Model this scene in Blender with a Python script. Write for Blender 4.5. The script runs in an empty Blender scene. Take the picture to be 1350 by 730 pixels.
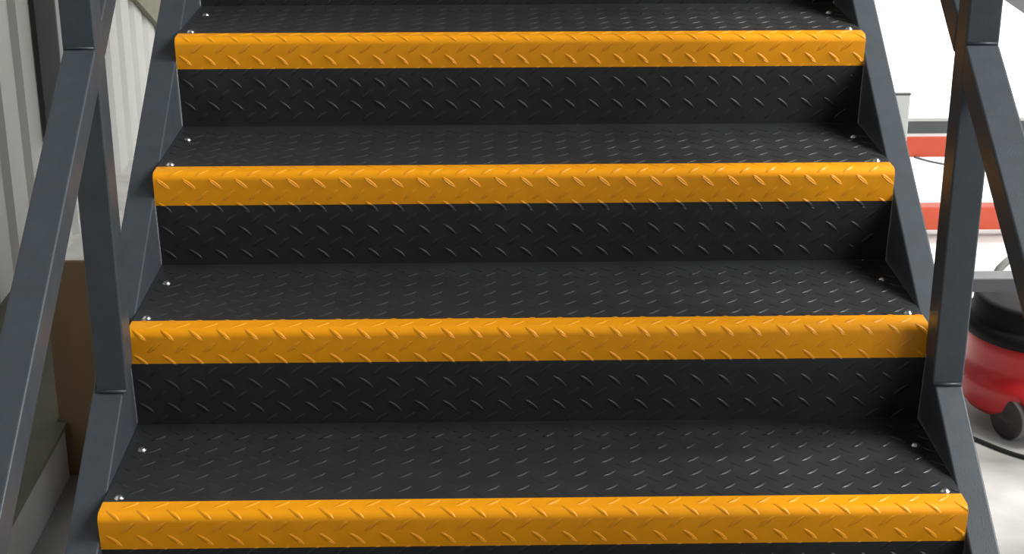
import bpy, bmesh, math, random
from mathutils import Vector, Matrix
random.seed(7)
S = bpy.context.scene
C = S.collection

# ------------------------------------------------------------------ camera
cam_d = bpy.data.cameras.new('camera')
cam = bpy.data.objects.new('camera', cam_d)
C.objects.link(cam)
cam_d.sensor_fit = 'HORIZONTAL'
cam_d.sensor_width = 36.0
cam_d.lens = 2131.72 / 1350 * 36.0
cam_d.clip_start = 0.02
cam_d.clip_end = 100
right = Vector((0.99983547, -0.01809205, -0.00131030))
up = Vector((0.00759784, 0.35210111, 0.93593113))
fwd = Vector((0.01647155, 0.93578709, -0.35218064))
m = Matrix((right, up, -fwd)).transposed().to_4x4()
m.translation = Vector((-0.06622, -1.96112, 1.08136))
cam.matrix_world = m
S.camera = cam

# ------------------------------------------------------------------ light
S.view_settings.view_transform = 'Standard'
S.view_settings.look = 'None'
S.view_settings.exposure = 0.22
S.view_settings.gamma = 1.0
S.view_settings.use_curve_mapping = False
world = bpy.data.worlds.new('world')
S.world = world
world.use_nodes = True
world.node_tree.nodes['Background'].inputs[0].default_value = (0.86, 0.94, 1.0, 1)
world.node_tree.nodes['Background'].inputs[1].default_value = 0.135

def area(name, loc, target, sx, sy, power, col=(1, 1, 1)):
    d = bpy.data.lights.new(name, 'AREA')
    d.shape = 'RECTANGLE'
    d.size, d.size_y, d.energy, d.color = sx, sy, power, col
    o = bpy.data.objects.new(name, d)
    C.objects.link(o)
    o.location = loc
    o.rotation_euler = (Vector(target) - Vector(loc)).to_track_quat('-Z', 'Y').to_euler()
    return o

area('hall_strip_light', (4.1, 0.0, 3.8), (0.0, 0.6, 0), 1.8, 2.4, 350, (1, 0.98, 0.95))
area('loading_door_daylight', (3.9, -3.0, 2.3), (0.0, 0.5, 0.2), 3.0, 2.2, 115, (0.97, 0.99, 1.0))
area('right_bay_strip_light', (3.2, 3.7, 3.6), (2.4, 3.9, -0.5), 2.6, 1.6, 300, (1, 1, 0.98)).data.spread = math.radians(84)

# ------------------------------------------------------------------ materials
def mat(name, col, rough=0.5, metal=0.0, noise=0.0, nscale=30.0, bump=0.0, bscale=200.0, spec=0.5, stretch=None):
    M = bpy.data.materials.new(name)
    M.use_nodes = True
    nt = M.node_tree
    b = nt.nodes['Principled BSDF']
    b.inputs['Base Color'].default_value = (*col, 1)
    b.inputs['Roughness'].default_value = rough
    b.inputs['Metallic'].default_value = metal
    b.inputs['Specular IOR Level'].default_value = spec
    tc = nt.nodes.new('ShaderNodeTexCoord')
    src = tc.outputs['Object']
    if stretch:
        mp = nt.nodes.new('ShaderNodeMapping')
        mp.inputs['Scale'].default_value = stretch
        nt.links.new(src, mp.inputs[0])
        src = mp.outputs[0]
    if noise:
        n = nt.nodes.new('ShaderNodeTexNoise')
        n.inputs['Scale'].default_value = nscale
        n.inputs['Detail'].default_value = 6
        nt.links.new(src, n.inputs['Vector'])
        r = nt.nodes.new('ShaderNodeMapRange')
        r.inputs[1].default_value = 0.3
        r.inputs[2].default_value = 0.7
        r.inputs[3].default_value = 1 - noise
        r.inputs[4].default_value = 1 + noise
        nt.links.new(n.outputs[0], r.inputs[0])
        v = nt.nodes.new('ShaderNodeVectorMath')
        v.operation = 'SCALE'
        v.inputs[0].default_value = col
        nt.links.new(r.outputs[0], v.inputs['Scale'])
        nt.links.new(v.outputs[0], b.inputs['Base Color'])
    if bump:
        n2 = nt.nodes.new('ShaderNodeTexNoise')
        n2.inputs['Scale'].default_value = bscale
        n2.inputs['Detail'].default_value = 3
        nt.links.new(src, n2.inputs['Vector'])
        bp = nt.nodes.new('ShaderNodeBump')
        bp.inputs['Strength'].default_value = bump
        bp.inputs['Distance'].default_value = 0.002
        nt.links.new(n2.outputs[0], bp.inputs['Height'])
        nt.links.new(bp.outputs[0], b.inputs['Normal'])
    return M

BLACK = (0.022, 0.026, 0.028)
YELLOW = (0.90, 0.350, 0.004)
M_black = mat('black_plate_paint', BLACK, 0.42, noise=0.18, nscale=14, bump=0.12, bscale=350)
M_yellow = mat('yellow_nosing_paint', YELLOW, 0.38, spec=0.35, noise=0.05, nscale=25, bump=0.06, bscale=250)
M_steel = mat('anthracite_steel_paint', (0.046, 0.057, 0.067), 0.42, spec=0.35, noise=0.08, nscale=40, bump=0.10, bscale=500)
M_screw = mat('zinc_screw', (0.75, 0.75, 0.74), 0.25, metal=1.0)
M_floor = mat('concrete_floor_paint', (0.39, 0.38, 0.36), 0.55, noise=0.24, nscale=7, bump=0.1, bscale=60)
M_clad = mat('pale_cladding', (0.42, 0.42, 0.405), 0.45, noise=0.05, nscale=3)
M_wall = mat('white_wall_paint', (0.85, 0.85, 0.84), 0.7)
M_trunk = mat('grey_trunking', (0.20, 0.22, 0.22), 0.5)
M_card = mat('brown_cardboard', (0.26, 0.175, 0.095), 0.8, noise=0.12, nscale=8, stretch=(1, 1, 0.3))
M_platside = mat('white_board', (0.44, 0.44, 0.43), 0.6, noise=0.05, nscale=10)
M_olive = mat('olive_board', (0.15, 0.145, 0.105), 0.7, noise=0.2, nscale=6)
M_red = mat('red_plastic', (0.50, 0.018, 0.020), 0.32)
M_blackpl = mat('black_plastic', (0.010, 0.009, 0.009), 0.6, spec=0.12)
M_tyre = mat('grey_tyre', (0.24, 0.22, 0.21), 0.7)
M_hub = mat('dark_wheel_disc', (0.035, 0.026, 0.024), 0.55)
M_orange = mat('orange_steel_paint', (0.50, 0.065, 0.026), 0.5, noise=0.06, nscale=10)
M_lgrey = mat('light_grey_paint', (0.42, 0.44, 0.43), 0.5)
M_dgrey = mat('dark_grey_paint', (0.055, 0.065, 0.065), 0.5)
M_mgrey = mat('mid_grey_tube_paint', (0.085, 0.088, 0.098), 0.4)
M_cable = mat('black_cable', (0.02, 0.02, 0.02), 0.5)
M_chrome = mat('grey_hose', (0.45, 0.45, 0.43), 0.35)

# raised lozenges carry the paint of the zone they stand in: yellow over the nosing strip, black elsewhere
NOSE_A, NOSE_B = 0.0385, 0.0555
M_tear = mat('painted_raised_pattern', BLACK, 0.36, spec=0.5)
nt = M_tear.node_tree
tc = nt.nodes.new('ShaderNodeTexCoord')
sx = nt.nodes.new('ShaderNodeSeparateXYZ')
nt.links.new(tc.outputs['Object'], sx.inputs[0])
c1 = nt.nodes.new('ShaderNodeMath'); c1.operation = 'LESS_THAN'; c1.inputs[1].default_value = NOSE_A
c2 = nt.nodes.new('ShaderNodeMath'); c2.operation = 'GREATER_THAN'; c2.inputs[1].default_value = -NOSE_B
c3 = nt.nodes.new('ShaderNodeMath'); c3.operation = 'MULTIPLY'
nt.links.new(sx.outputs[1], c1.inputs[0]); nt.links.new(sx.outputs[2], c2.inputs[0])
nt.links.new(c1.outputs[0], c3.inputs[0]); nt.links.new(c2.outputs[0], c3.inputs[1])
mx = nt.nodes.new('ShaderNodeMix'); mx.data_type = 'RGBA'
mx.inputs[6].default_value = (*BLACK, 1); mx.inputs[7].default_value = (*YELLOW, 1)
nt.links.new(c3.outputs[0], mx.inputs[0])
nt.links.new(mx.outputs[2], nt.nodes['Principled BSDF'].inputs['Base Color'])

# ------------------------------------------------------------------ helpers
def link(name, me, material, parent=None, smooth=False, loc=None):
    o = bpy.data.objects.new(name, me)
    C.objects.link(o)
    if material and not me.materials:
        me.materials.append(material)
    if smooth:
        for p in me.polygons:
            p.use_smooth = True
    if parent:
        o.parent = parent
    if loc is not None:
        o.location = loc
    return o

def from_bm(name, bm, material, parent=None, smooth=False, loc=None):
    bmesh.ops.recalc_face_normals(bm, faces=bm.faces[:])
    me = bpy.data.meshes.new(name)
    bm.to_mesh(me)
    bm.free()
    return link(name, me, material, parent, smooth, loc)

def add_box(bm, x0, x1, y0, y1, z0, z1, bevel=0.0, seg=2):
    r = bmesh.ops.create_cube(bm, size=1)
    vs = r['verts']
    for v in vs:
        v.co = Vector(((x0 + x1) / 2 + v.co.x * (x1 - x0), (y0 + y1) / 2 + v.co.y * (y1 - y0), (z0 + z1) / 2 + v.co.z * (z1 - z0)))
    if bevel:
        es = list({e for v in vs for e in v.link_edges})
        bmesh.ops.bevel(bm, geom=es, offset=bevel, segments=seg, affect='EDGES', profile=0.5)

def box(name, x0, x1, y0, y1, z0, z1, material, parent=None, bevel=0.0, seg=2):
    bm = bmesh.new()
    add_box(bm, x0, x1, y0, y1, z0, z1, bevel, seg)
    return from_bm(name, bm, material, parent)

def prism_x(name, poly, x0, x1, material, parent=None, bevel=0.0, seg=3):
    """closed (y,z) outline extruded along x"""
    bm = bmesh.new()
    a = [bm.verts.new((x0, y, z)) for y, z in poly]
    b = [bm.verts.new((x1, y, z)) for y, z in poly]
    bm.faces.new(a)
    bm.faces.new(b[::-1])
    n = len(poly)
    for i in range(n):
        bm.faces.new((a[i], a[(i + 1) % n], b[(i + 1) % n], b[i]))
    if bevel:
        bmesh.ops.recalc_face_normals(bm, faces=bm.faces[:])
        bmesh.ops.bevel(bm, geom=bm.edges[:], offset=bevel, segments=seg, affect='EDGES', profile=0.5)
    return from_bm(name, bm, material, parent)

def lathe(bm, prof, n=40, centre=(0, 0, 0)):
    cx, cy, cz = centre
    rings = []
    for r, z in prof:
        if r < 1e-5:
            rings.append([bm.verts.new((cx, cy, cz + z))])
        else:
            rings.append([bm.verts.new((cx + r * math.cos(2 * math.pi * i / n), cy + r * math.sin(2 * math.pi * i / n), cz + z)) for i in range(n)])
    for A, B in zip(rings, rings[1:]):
        for i in range(n):
            j = (i + 1) % n
            q = [A[i % len(A)], A[j % len(A)], B[j % len(B)], B[i % len(B)]]
            q = list(dict.fromkeys(q))
            if len(q) > 2:
                bm.faces.new(q)

def tube(bm, pts, rad, n=10):
    pts = [Vector(p) for p in pts]
    rings = []
    for i, p in enumerate(pts):
        t = (pts[min(i + 1, len(pts) - 1)] - pts[max(i - 1, 0)]).normalized()
        a = t.cross(Vector((0, 0, 1)))
        if a.length < 1e-3:
            a = t.cross(Vector((0, 1, 0)))
        a.normalize()
        b = a.cross(t)
        rings.append([bm.verts.new(p + rad * (math.cos(2 * math.pi * k / n) * a + math.sin(2 * math.pi * k / n) * b)) for k in range(n)])
    for A, B in zip(rings, rings[1:]):
        for k in range(n):
            bm.faces.new((A[k], A[(k + 1) % n], B[(k + 1) % n], B[k]))
    bm.faces.new(rings[0])
    bm.faces.new(rings[-1][::-1])

def smoothpath(ctrl, n=10):
    out = []
    P = [Vector(p) for p in ctrl]
    P = [2 * P[0] - P[1]] + P + [2 * P[-1] - P[-2]]
    for i in range(1, len(P) - 2):
        for k in range(n):
            t = k / n
            a, b, c, d = P[i - 1:i + 3]
            out.append(0.5 * ((2 * b) + (c - a) * t + (2 * a - 5 * b + 4 * c - d) * t * t + (3 * b - a - 3 * c + d) * t ** 3))
    out.append(P[-2])
    return out

def thing(name, label, cat, loc=(0, 0, 0), rotz=0.0, group=None):
    o = bpy.data.objects.new(name, None)
    o.empty_display_size = 0.1
    C.objects.link(o)
    o.location = loc
    o.rotation_euler = (0, 0, rotz)
    tag(o, label, cat, group)
    return o

def tag(o, label, cat, group=None):
    o['label'] = label
    o['category'] = cat
    if group:
        o['group'] = group
    return o

def struct(o):
    o['kind'] = 'structure'
    return o

# ------------------------------------------------------------------ dimensions
G, R = 0.26684, 0.16198          # going and rise
ZF = -3 * R                      # floor level; the lowest step in view is the third
SLOPE = R / G
S0 = 0.072                       # the stringer's upper face crosses each tread this far behind its nose
XL, XR = -0.5990, 0.5975         # ends of the tread plates

# ------------------------------------------------------------------ the setting
fl = struct(box('floor', -1.40, 6.0, -4.0, 7.0, ZF - 0.1, ZF, M_floor))
struct(box('wall_back', -1.40, 6.0, 5.6, 5.75, ZF, 3.2, M_wall))

# out-of-view deck, added only to shade the aisle on the left
struct(box('added_shade_deck', -1.40, -0.72, -4.0, 5.6, 2.25, 2.40, M_trunk))

# trapezoidal cladding sheet on the left wall
WX = -1.27
bm = bmesh.new()
prof = []
y = 0.2
while y < 5.59:
    prof += [(0.0, y), (0.0, y + 0.115), (0.016, y + 0.135), (0.016, y + 0.18)]
    y += 0.2
prof = [(0.0, -1.0)] + prof + [(0.0, 5.6)]
lo = [bm.verts.new((WX - d, yy, ZF + 0.0)) for d, yy in prof]
hi = [bm.verts.new((WX - d, yy, 3.2)) for d, yy in prof]
lo2 = [bm.verts.new((WX - 0.1, yy, ZF)) for d, yy in prof]
hi2 = [bm.verts.new((WX - 0.1, yy, 3.2)) for d, yy in prof]
for i in range(len(prof) - 1):
    bm.faces.new((lo[i], lo[i + 1], hi[i + 1], hi[i]))
    bm.faces.new((lo2[i], lo2[i + 1], hi2[i + 1], hi2[i]))
    bm.faces.new((lo[i], lo[i + 1], lo2[i + 1], lo2[i]))
    bm.faces.new((hi[i], hi[i + 1], hi2[i + 1], hi2[i]))
bm.faces.new((lo[0], hi[0], hi2[0], lo2[0]))
bm.faces.new((lo[-1], hi[-1], hi2[-1], lo2[-1]))
wl = struct(from_bm('wall_left', bm, M_clad))

# ------------------------------------------------------------------ steps
RB = 0.012
phi = 0.09
for _ in range(20):
    tau = math.pi / 2 + phi
    T = RB * math.tan(tau / 2)
    vc = RB - T
    phi = math.atan((0.0165 - vc) / R)
tau = math.pi / 2 + phi
ARC = RB * tau
CY = RB
endp = (CY - RB * math.sin(tau), -RB + RB * math.cos(tau))

def fold(s, h=0.0):
    """developed length along the folded plate -> (y, z); s=0 where the bend starts, negative on the tread"""
    if s <= 0:
        return (CY - s, h)
    if s <= ARC:
        a = s / RB
        return (CY - (RB + h) * math.sin(a), -RB + (RB + h) * math.cos(a))
    d = s - ARC
    return (endp[0] + d * math.sin(phi) - h * math.cos(phi), endp[1] - d * math.cos(phi) - h * math.sin(phi))

def s_of_z(depth):
    return ARC + (depth + endp[1]) / math.cos(phi)

S_A = -(NOSE_A - CY)
S_B = s_of_z(NOSE_B)
S_BACK = -(G + 0.0165 + 0.008 - CY)
S_LOW = s_of_z(R - 0.00005)

def sheet(name, slist, xl, xr, material, thick=0.004):
    bm = bmesh.new()
    top = [[bm.verts.new((x, *fold(s))) for s in slist] for x in (xl, xr)]
    bot = [[bm.verts.new((x, *fold(s, -thick))) for s in slist] for x in (xl, xr)]
    n = len(slist)
    for i in range(n - 1):
        bm.faces.new((top[0][i], top[1][i], top[1][i + 1], top[0][i + 1])).smooth = True
        bm.faces.new((bot[0][i], bot[1][i], bot[1][i + 1], bot[0][i + 1])).smooth = True
        for k in (0, 1):
            bm.faces.new((top[k][i], top[k][i + 1], bot[k][i + 1], bot[k][i]))
    for i in (0, n - 1):
        bm.faces.new((top[0][i], top[1][i], bot[1][i], bot[0][i]))
    for e in bm.edges:
        if len(e.link_faces) == 2 and e.link_faces[0].smooth != e.link_faces[1].smooth:
            e.smooth = False
    bmesh.ops.recalc_face_normals(bm, faces=bm.faces[:])
    me = bpy.data.meshes.new(name)
    bm.to_mesh(me)
    bm.free()
    me.materials.append(material)
    return me

me_tread = sheet('tread_plate', [S_BACK, S_A], XL, XR, M_black)
nose_s = [S_A, 0] + [ARC * i / 8 for i in range(1, 9)] + [S_B]
me_nose = sheet('nosing', nose_s, XL, XR, M_yellow)
me_riser = sheet('riser_plate', [S_B, S_LOW], XL + 0.0005, XR + 0.0004, M_black)

PITCH = 0.0418
def pattern_mesh(zphase, xphase):
    bm = bmesh.new()
    LEN, WID, HGT = 0.0285, 0.0066, 0.00105
    s0 = s_of_z(zphase)
    NT = 8
    for kind in (0, 1):
        dirv = (0.76, 0.65) if kind == 0 else (0.76, -0.65)
        ox = xphase + (PITCH / 2 if kind else 0)
        os_ = s0 + (PITCH / 2 if kind else 0)
        for i in range(-40, 41):
            cx = ox + i * PITCH
            if not (XL + 0.004 < cx < XR - 0.004):
                continue
            for j in range(-12, 12):
                cs = os_ + j * PITCH
                if not (S_BACK + 0.034 < cs < S_LOW - 0.006):
                    continue
                nx, ns = -dirv[1], dirv[0]
                rows = []
                for t in range(NT + 1):
                    u = -1 + 2 * t / NT
                    w = WID / 2 * (1 - u * u) ** 0.9 + 0.0003
                    h = HGT * (1 - u ** 4) + 0.0001
                    row = []
                    for wv, hv in ((-1, -0.0004), (-0.62, 0.72 * h), (0, h), (0.62, 0.72 * h), (1, -0.0004)):
                        x = cx + dirv[0] * u * LEN / 2 + nx * w * wv
                        s = cs + dirv[1] * u * LEN / 2 + ns * w * wv
                        lim = 0.0008
                        x = min(max(x, XL + lim), XR - lim)
                        s = min(s, S_LOW - 0.0005)
                        yy, zz = fold(s, hv)
                        row.append(bm.verts.new((x, yy, zz)))
                    rows.append(row)
                for A, B in zip(rows, rows[1:]):
                    for k in range(4):
                        f = bm.faces.new((A[k], B[k], B[k + 1], A[k + 1]) if kind == 0 else (A[k], B[k], B[k + 1], A[k + 1]))
                        f.smooth = True
    bmesh.ops.recalc_face_normals(bm, faces=bm.faces[:])
    # open shells: make sure they face outwards
    flip = []
    for f in bm.faces:
        c = f.calc_center_median()
        out = Vector((0, c.y - 0.10, c.z + 0.14))
        if f.normal.dot(out) < 0:
            flip.append(f)
    bmesh.ops.reverse_faces(bm, faces=flip)
    me = bpy.data.meshes.new('raised_pattern')
    bm.to_mesh(me)
    bm.free()
    me.materials.append(M_tear)
    return me

def screw_mesh():
    bm = bmesh.new()
    prof = [(0.0, 0.0038), (0.0022, 0.0037), (0.0040, 0.0031), (0.0053, 0.0021), (0.0058, 0.0012), (0.0058, 0.0009), (0.0072, 0.0008), (0.0074, 0.0)]
    lathe(bm, prof, 20)
    bmesh.ops.recalc_face_normals(bm, faces=bm.faces[:])
    me = bpy.data.meshes.new('screw')
    bm.to_mesh(me)
    bm.free()
    for p in me.polygons:
        p.use_smooth = True
    me.materials.append(M_screw)
    return me
me_screw = screw_mesh()
bm = bmesh.new()
add_box(bm, -0.0028, 0.0028, -0.0006, 0.0006, 0.0030, 0.0040)
add_box(bm, -0.0006, 0.0006, -0.0028, 0.0028, 0.0030, 0.00401)
me_slot = bpy.data.meshes.new('cross_slot')
bm.to_mesh(me_slot)
bm.free()
me_slot.materials.append(M_dgrey)

zph = {0: 0.041, 1: 0.049, 2: 0.0590, 3: 0.040}
xph = {0: 0.5905, 1: 0.588, 2: 0.5866, 3: 0.587}
labels = {
    -2: 'lowest stair step just above the floor, black plate with yellow nosing',
    -1: 'second stair step from the floor, mostly below the picture edge',
    0: 'nearest wide black step with yellow nosing along the bottom of the picture',
    1: 'black step whose yellow nosing is second from the bottom, between the two post feet',
    2: 'black step whose yellow nosing is third from the bottom, above the post feet',
    3: 'black step with the topmost yellow nosing in the picture',
    4: 'black step cut off at the top edge, only its riser showing',
}
for k in range(-2, 9):
    st = thing('stair_step', labels.get(k, 'the %s stair step up from the floor, above the picture edge' % {5: 'eighth', 6: 'ninth', 7: 'tenth', 8: 'eleventh'}.get(k, 'next')), 'stair step', (0, k * G, k * R), 0, 'stair steps')
    link('tread_plate', me_tread, None, st)
    ns = link('nosing', me_nose, None, st)
    ns['label'] = 'yellow painted folded nosing'
    link('riser_plate', me_riser, None, st)
    if k <= 5:
        pt = link('raised_pattern', pattern_mesh(zph.get(k, 0.045 + 0.004 * (k % 3)), xph.get(k, 0.588)), None, st)
        pt['kind'] = 'stuff'
    if -1 <= k <= 5:
        for x, yy in ((-0.579, 0.0505), (-0.5765, 0.199), (0.577, 0.0475), (0.571, 0.191)):
            sc = link('screw', me_screw, None, st, loc=(x, yy, 0.0))
            sc['label'] = 'silver domed screw'
            sl = link('cross_slot', me_slot, None, sc)
            sl.rotation_euler = (0, 0, random.uniform(0, 1.5))

# ------------------------------------------------------------------ side frames (stringer, posts and rails welded together)
def zs(y):                       # upper face of the stringer
    return (y - S0) * SLOPE

def sloped(name, y0, y1, ztop_at, depth, x0, x1, parent, bevel=0.003, plumb=True):
    c = depth / math.cos(math.atan(SLOPE))
    poly = [(y0, ztop_at(y0)), (y1, ztop_at(y1)), (y1, ztop_at(y1) - c), (y0, ztop_at(y0) - c)]
    return prism_x(name, poly, x0, x1, M_steel, parent, bevel)

def side_frame(label, sx0, sx1, px0, px1, side):
    t = thing('stair_side_frame', label, 'stair frame', (0, 0, 0), 0, 'stair side frames')
    # stringer with a plumb-cut foot on the floor and a plumb top end
    depth = 0.15 / math.cos(math.atan(SLOPE))
    yb = S0 + ZF / SLOPE
    yt = 2.42
    poly = [(yb, ZF), (yt, zs(yt)), (yt, zs(yt) - depth), (yb + depth / SLOPE, ZF)]
    prism_x('stringer', poly, sx0, sx1, M_steel, t, 0.0028)
    ph = 0.050
    rail_z = lambda y: 0.599 + (y - 0.216) * SLOPE
    hand_z = lambda y: 1.075 + (y - 0.216) * SLOPE
    posts = [-0.72, 0.2145, 1.42, 2.34]
    for i, py in enumerate(posts):
        top = hand_z(py + ph / 2) - 0.02
        poly = [(py, zs(py)), (py, top), (py + ph, top + ph * SLOPE), (py + ph, zs(py + ph))]
        prism_x('post', poly, px0, px1, M_steel, t, 0.003)
        # weld seam round the foot
        if i == 1:
            bm = bmesh.new()
            xm = 0.0
            tube(bm, [(px0 + 0.002, py - 0.001, zs(py) + 0.0015), ((px0 + px1) / 2, py - 0.002, zs(py) + 0.002), (px1 - 0.002, py - 0.001, zs(py) + 0.0015)], 0.0024, 8)
            from_bm('weld_seam', bm, M_steel, t, True)
            bm = bmesh.new()
            tube(bm, [(px0 + 0.003, py - 0.0005, rail_z(py) + 0.001), ((px0 + px1) / 2, py - 0.001, rail_z(py) + 0.0015), (px1 - 0.003, py - 0.0005, rail_z(py) + 0.001)], 0.0018, 8)
            from_bm('weld_seam', bm, M_steel, t, True)
    for a, b in zip(posts, posts[1:]):
        sloped('mid_rail', a + ph, b, rail_z, 0.046, px0 - 0.001 * side, px1, t)
    sloped('handrail', posts[0] - 0.05, posts[-1] + ph + 0.05, hand_z, 0.046, px0, px1, t)
    # hidden supports of the upper end
    box('support_leg', px0, px1, 2.34, 2.40, ZF, zs(2.34) - depth + 0.004, M_steel, t, 0.003)
    return t

side_frame('dark grey steel stringer, post and rails along the left side of the stair', -0.645, -0.600, -0.6385, -0.593, -1)
side_frame('dark grey steel stringer, post and rails along the right side of the stair', 0.5985, 0.6395, 0.5945, 0.641, 1)

# ------------------------------------------------------------------ left background
pl = thing('low_platform', 'long low platform with white side and olive top beside the cladding wall', 'platform', (-1.09, 0.4, ZF))
def local(o, parent):
    o.location = -Vector(parent.location)
    return o
local(box('white_side', -0.948, -0.930, -0.6, 1.045, ZF, -0.372, M_platside, pl, 0.001), pl)
bm = bmesh.new()
L = [(-1.245, -0.6), (-0.926, -0.6), (-0.926, 1.052), (-0.9475, 1.052), (-0.9475, 1.80), (-1.245, 1.80)]
va = [bm.verts.new((x, y, -0.372)) for x, y in L]
vb = [bm.verts.new((x, y, -0.362)) for x, y in L]
bm.faces.new(va)
bm.faces.new(vb)
for i in range(6):
    bm.faces.new((va[i], va[(i + 1) % 6], vb[(i + 1) % 6], vb[i]))
local(from_bm('top_board', bm, M_olive, pl), pl)
local(box('end_board', -1.240, -0.960, 1.78, 1.80, ZF, -0.372, M_olive, pl), pl)
local(box('inner_side', -0.970, -0.958, 1.05, 1.78, ZF, -0.372, M_olive, pl), pl)

bx = thing('cardboard_panel', 'tall brown flattened cardboard carton standing at the end of the white-sided platform', 'cardboard', (-0.86, 1.07, ZF))
local(box('sheet', -0.944, -0.790, 1.058, 1.070, ZF, -0.016, M_card, bx, 0.003), bx)
local(box('sheet', -0.942, -0.792, 1.0705, 1.082, ZF, -0.020, M_card, bx, 0.003), bx)

tr = box('wall_trunking', WX + 0.001, WX + 0.06, 2.36, 2.56, -0.15, 2.8, M_trunk, None, 0.004)
tag(tr, 'vertical grey cable trunking on the pale cladding left of the post', 'trunking')

# board leaning on the wall far behind, its lower edge sloping
lb = prism_x('leaning_board', [(3.30, 0.145), (4.62, -0.47), (5.02, 0.38), (3.70, 0.995)], WX + 0.002, WX + 0.022, M_olive, None, 0.002)
tag(lb, 'olive grey board leaning on the cladding behind the left stringer', 'board')

# ------------------------------------------------------------------ right background
# trestle tube in front of the vacuum cleaner
t = thing('steel_trestle', 'low grey steel trestle tube behind the right post, above the red vacuum cleaner', 'trestle', (1.1, 0.92, ZF))
local(box('top_tube', 0.78, 1.62, 0.90, 0.944, -0.034, -0.006, M_mgrey, t, 0.003, 3), t)
for lx in (0.80, 1.56):
    local(box('leg', lx, lx + 0.035, 0.905, 0.94, ZF, -0.032, M_mgrey, t, 0.003), t)

# red tub vacuum cleaner
VX, VY = 1.155, 1.316
v = thing('vacuum_cleaner', 'red tub vacuum cleaner with black lid standing on the floor at right', 'vacuum cleaner', (VX, VY, ZF))
bm = bmesh.new()
lathe(bm, [(0, 0.070), (0.135, 0.070), (0.155, 0.074), (0.167, 0.084), (0.172, 0.100), (0.170, 0.112), (0.163, 0.122), (0.156, 0.132), (0.153, 0.145), (0.155, 0.18), (0.157, 0.208), (0.150, 0.214), (0, 0.214)], 64)
ax_angle = math.radians(180 + 29)
for vert in bm.verts:
    if vert.co.z < 0.10 and vert.co.xy.length > 0.14:
        ca = math.cos(math.atan2(vert.co.y, vert.co.x) - ax_angle)
        w = max(0.0, (abs(ca) - 0.75) / 0.25)
        w = w * w * (3 - 2 * w)
        vert.co.z -= 0.034 * w * min(1.0, (0.10 - vert.co.z) / 0.02)
from_bm('tub', bm, M_red, v, True)
bm = bmesh.new()
lathe(bm, [(0, 0.204), (0.158, 0.204), (0.166, 0.208), (0.168, 0.218), (0.166, 0.232), (0.158, 0.237), (0.150, 0.2385), (0.1475, 0.242), (0.146, 0.278), (0.142, 0.286), (0.132, 0.288), (0, 0.288)], 64)
from_bm('lid', bm, M_blackpl, v, True)
th = math.radians(61)
ax = Vector((-math.sin(th), -math.cos(th), 0))     # axle, pointing to the near wheel
side = Vector((math.cos(th), -math.sin(th), 0))
wc = Vector((1.058 - VX, 1.182 - VY, 0.049))
def wheel(c, outdir, parent):
    bm = bmesh.new()
    lathe(bm, [(0.034, 0.001), (0.046, 0.001), (0.049, -0.004), (0.050, -0.014), (0.049, -0.026), (0.044, -0.032), (0.0, -0.032)], 36)
    rot = outdir.to_track_quat('Z', 'Y').to_matrix().to_4x4()
    bm.transform(Matrix.Translation(c) @ rot)
    w = from_bm('wheel', bm, M_tyre, parent, True)
    bm = bmesh.new()
    lathe(bm, [(0.046, 0.000), (0.045, 0.0035), (0.036, 0.005), (0.012, 0.006), (0.010, 0.009), (0.0, 0.0095)], 36)
    bm.transform(Matrix.Translation(c) @ rot)
    from_bm('wheel_disc', bm, M_hub, w, True)
    return w
wheel(wc, ax, v)
wheel(wc - ax * 0.33, -ax, v)
# wheel housings flowing out of the tub
for c, d in ((wc, ax), (wc - ax * 0.33, -ax)):
    bm = bmesh.new()
    segs = 18
    outer = []
    c0 = c - d * 0.008
    for (rad, off) in ((0.0, -0.036), (0.054, -0.036), (0.054, 0.0), (0.060, 0.003), (0.066, -0.004), (0.074, -0.03), (0.078, -0.11), (0.0, -0.11)):
        row = []
        for i in range(segs + 1):
            a = math.radians(-14 + 208 * i / segs)
            k = 1.0 + (0.16 * max(0.0, -math.cos(a)) ** 3 if rad > 0.055 else 0.0) + (0.16 * max(0.0, math.cos(a)) ** 3 if rad > 0.055 else 0.0)
            row.append(bm.verts.new(c0 + d * off + side * (rad * k * math.cos(a)) + Vector((0, 0, max(rad * math.sin(a), -0.012)))))
        outer.append(row)
    for A, B in zip(outer, outer[1:]):
        for i in range(segs):
            bm.faces.new((A[i], A[i + 1], B[i + 1], B[i]))
    bmesh.ops.remove_doubles(bm, verts=bm.verts[:], dist=1e-5)
    from_bm('wheel_arch', bm, M_red, v, True)
# skirt between the wheels
bm = bmesh.new()
lathe(bm, [(0, 0.040), (0.125, 0.040), (0.140, 0.050), (0.140, 0.072), (0, 0.072)], 40)
from_bm('base_plate', bm, M_blackpl, v)
for s in (-1, 1):
    bm = bmesh.new()
    cpos = -side * 0.0 + Vector((0, 0, 0.018)) + side * (0.10) + ax * 0.07 * s
    lathe(bm, [(0, 0.009), (0.015, 0.009), (0.018, 0.005), (0.018, -0.005), (0.015, -0.009), (0, -0.009)], 20)
    bm.transform(Matrix.Translation(cpos) @ ax.to_track_quat('Z', 'Y').to_matrix().to_4x4())
    add_box(bm, cpos.x - 0.006, cpos.x + 0.006, cpos.y - 0.006, cpos.y + 0.006, 0.03, 0.045)
    from_bm('caster', bm, M_blackpl, v)
bm = bmesh.new()
arc = []
for i in range(15):
    a = math.pi * i / 14
    arc.append(Vector((0.025 + 0.12 * math.cos(a), 0.06, 0.284 + 0.088 * math.sin(a))))
tube(bm, arc, 0.009, 10)
from_bm('handle', bm, M_chrome, v, True)

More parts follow.
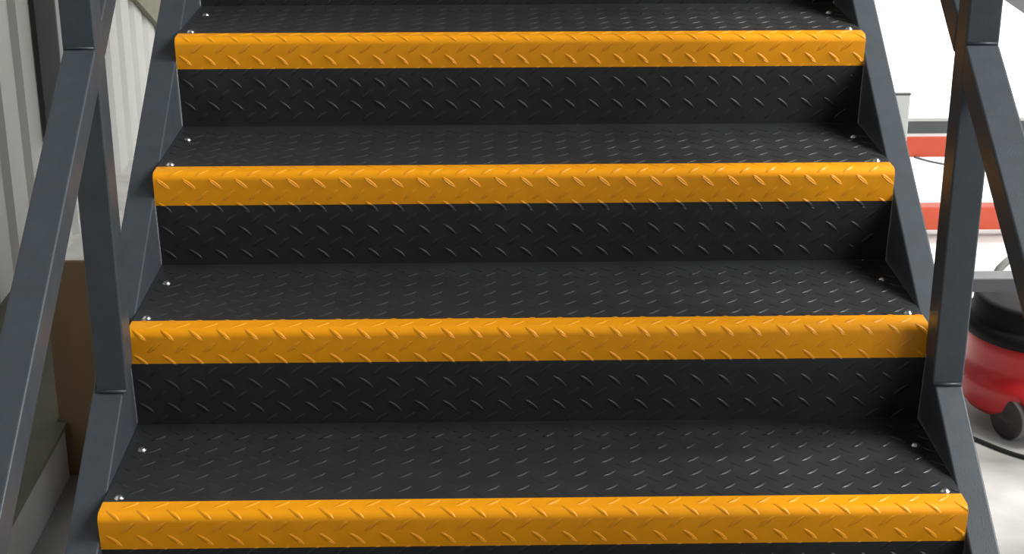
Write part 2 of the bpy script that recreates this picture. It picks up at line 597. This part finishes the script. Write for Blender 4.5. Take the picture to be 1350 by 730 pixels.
bm = bmesh.new()
zc = ZF + 0.005
tube(bm, smoothpath([(0.86, 1.36, zc), (0.93, 1.245, zc), (0.993, 1.172, zc), (1.03, 1.125, zc), (1.068, 1.088, zc), (1.14, 1.04, zc), (1.28, 0.99, zc), (1.5, 1.03, zc), (1.7, 1.2, zc)], 8), 0.0045, 8)
cb = from_bm('floor_cable', bm, M_cable, None, True)
tag(cb, 'black cable curving over the pale floor beneath the vacuum cleaner', 'cable')

# low orange frame further back
f = thing('steel_stillage', 'low orange steel frame with grey corner upright on the bright floor at right', 'steel frame', (1.9, 2.6, ZF))
local(box('corner_upright', 1.06, 1.143, 2.488, 2.50, ZF, -0.052, M_lgrey, f, 0.002), f)
local(box('upright_cap', 1.059, 1.144, 2.487, 2.501, -0.052, -0.046, M_dgrey, f, 0.001), f)
local(box('corner_upright', 2.70, 2.78, 2.47, 2.54, ZF, -0.052, M_lgrey, f, 0.002), f)
local(box('lower_beam', 1.143, 2.70, 2.50, 2.55, -0.461, -0.391, M_orange, f, 0.003), f)
local(box('upper_beam', 1.143, 2.70, 2.50, 2.55, -0.239, -0.178, M_orange, f, 0.003), f)
local(box('white_strip', 1.143, 2.70, 2.505, 2.55, -0.178, -0.168, M_wall, f), f)
local(box('dark_rail', 1.143, 2.70, 2.50, 2.55, -0.168, -0.132, M_dgrey, f, 0.002), f)
local(box('deck', 1.143, 2.70, 2.50, 2.66, -0.132, -0.122, M_lgrey, f, 0.001), f)
for xx in (1.07, 2.71):
    local(box('foot', xx, xx + 0.06, 2.66, 2.72, ZF, -0.122, M_lgrey, f), f)
    local(box('side_rail', xx, xx + 0.05, 2.54, 2.66, -0.20, -0.16, M_lgrey, f), f)
bm = bmesh.new()
tube(bm, smoothpath([(1.17, 2.495, -0.236), (1.23, 2.485, -0.250), (1.35, 2.482, -0.268), (1.55, 2.482, -0.275), (1.8, 2.485, -0.262), (1.95, 2.494, -0.238)], 8), 0.0035, 8)
local(from_bm('hanging_wire', bm, M_dgrey, f, True), f)

bm = bmesh.new()
d = Vector((1.783 - 1.718, 0, -0.026 - 0.016)).normalized()
nrm = Vector((-d.z, 0, d.x))
if nrm.z < 0:
    nrm = -nrm
p = Vector((1.718, 3.5, 0.016))
tl = (ZF - p.z) / d.z
q0, q1 = p - d * 1.6, p + d * tl
A = [bm.verts.new(c + Vector((0, dy, 0)) + nrm * h) for dy in (0, 0.06) for c, h in ((q0, 0), (q1, 0), (q1, 0.09), (q0, 0.09))]
for fidx in ((0, 1, 2, 3), (4, 5, 6, 7), (0, 1, 5, 4), (1, 2, 6, 5), (2, 3, 7, 6), (3, 0, 4, 7)):
    bm.faces.new([A[i] for i in fidx])
br = from_bm('sloping_brace', bm, M_mgrey)
tag(br, 'grey sloping brace in the top right corner behind the right rail', 'brace')
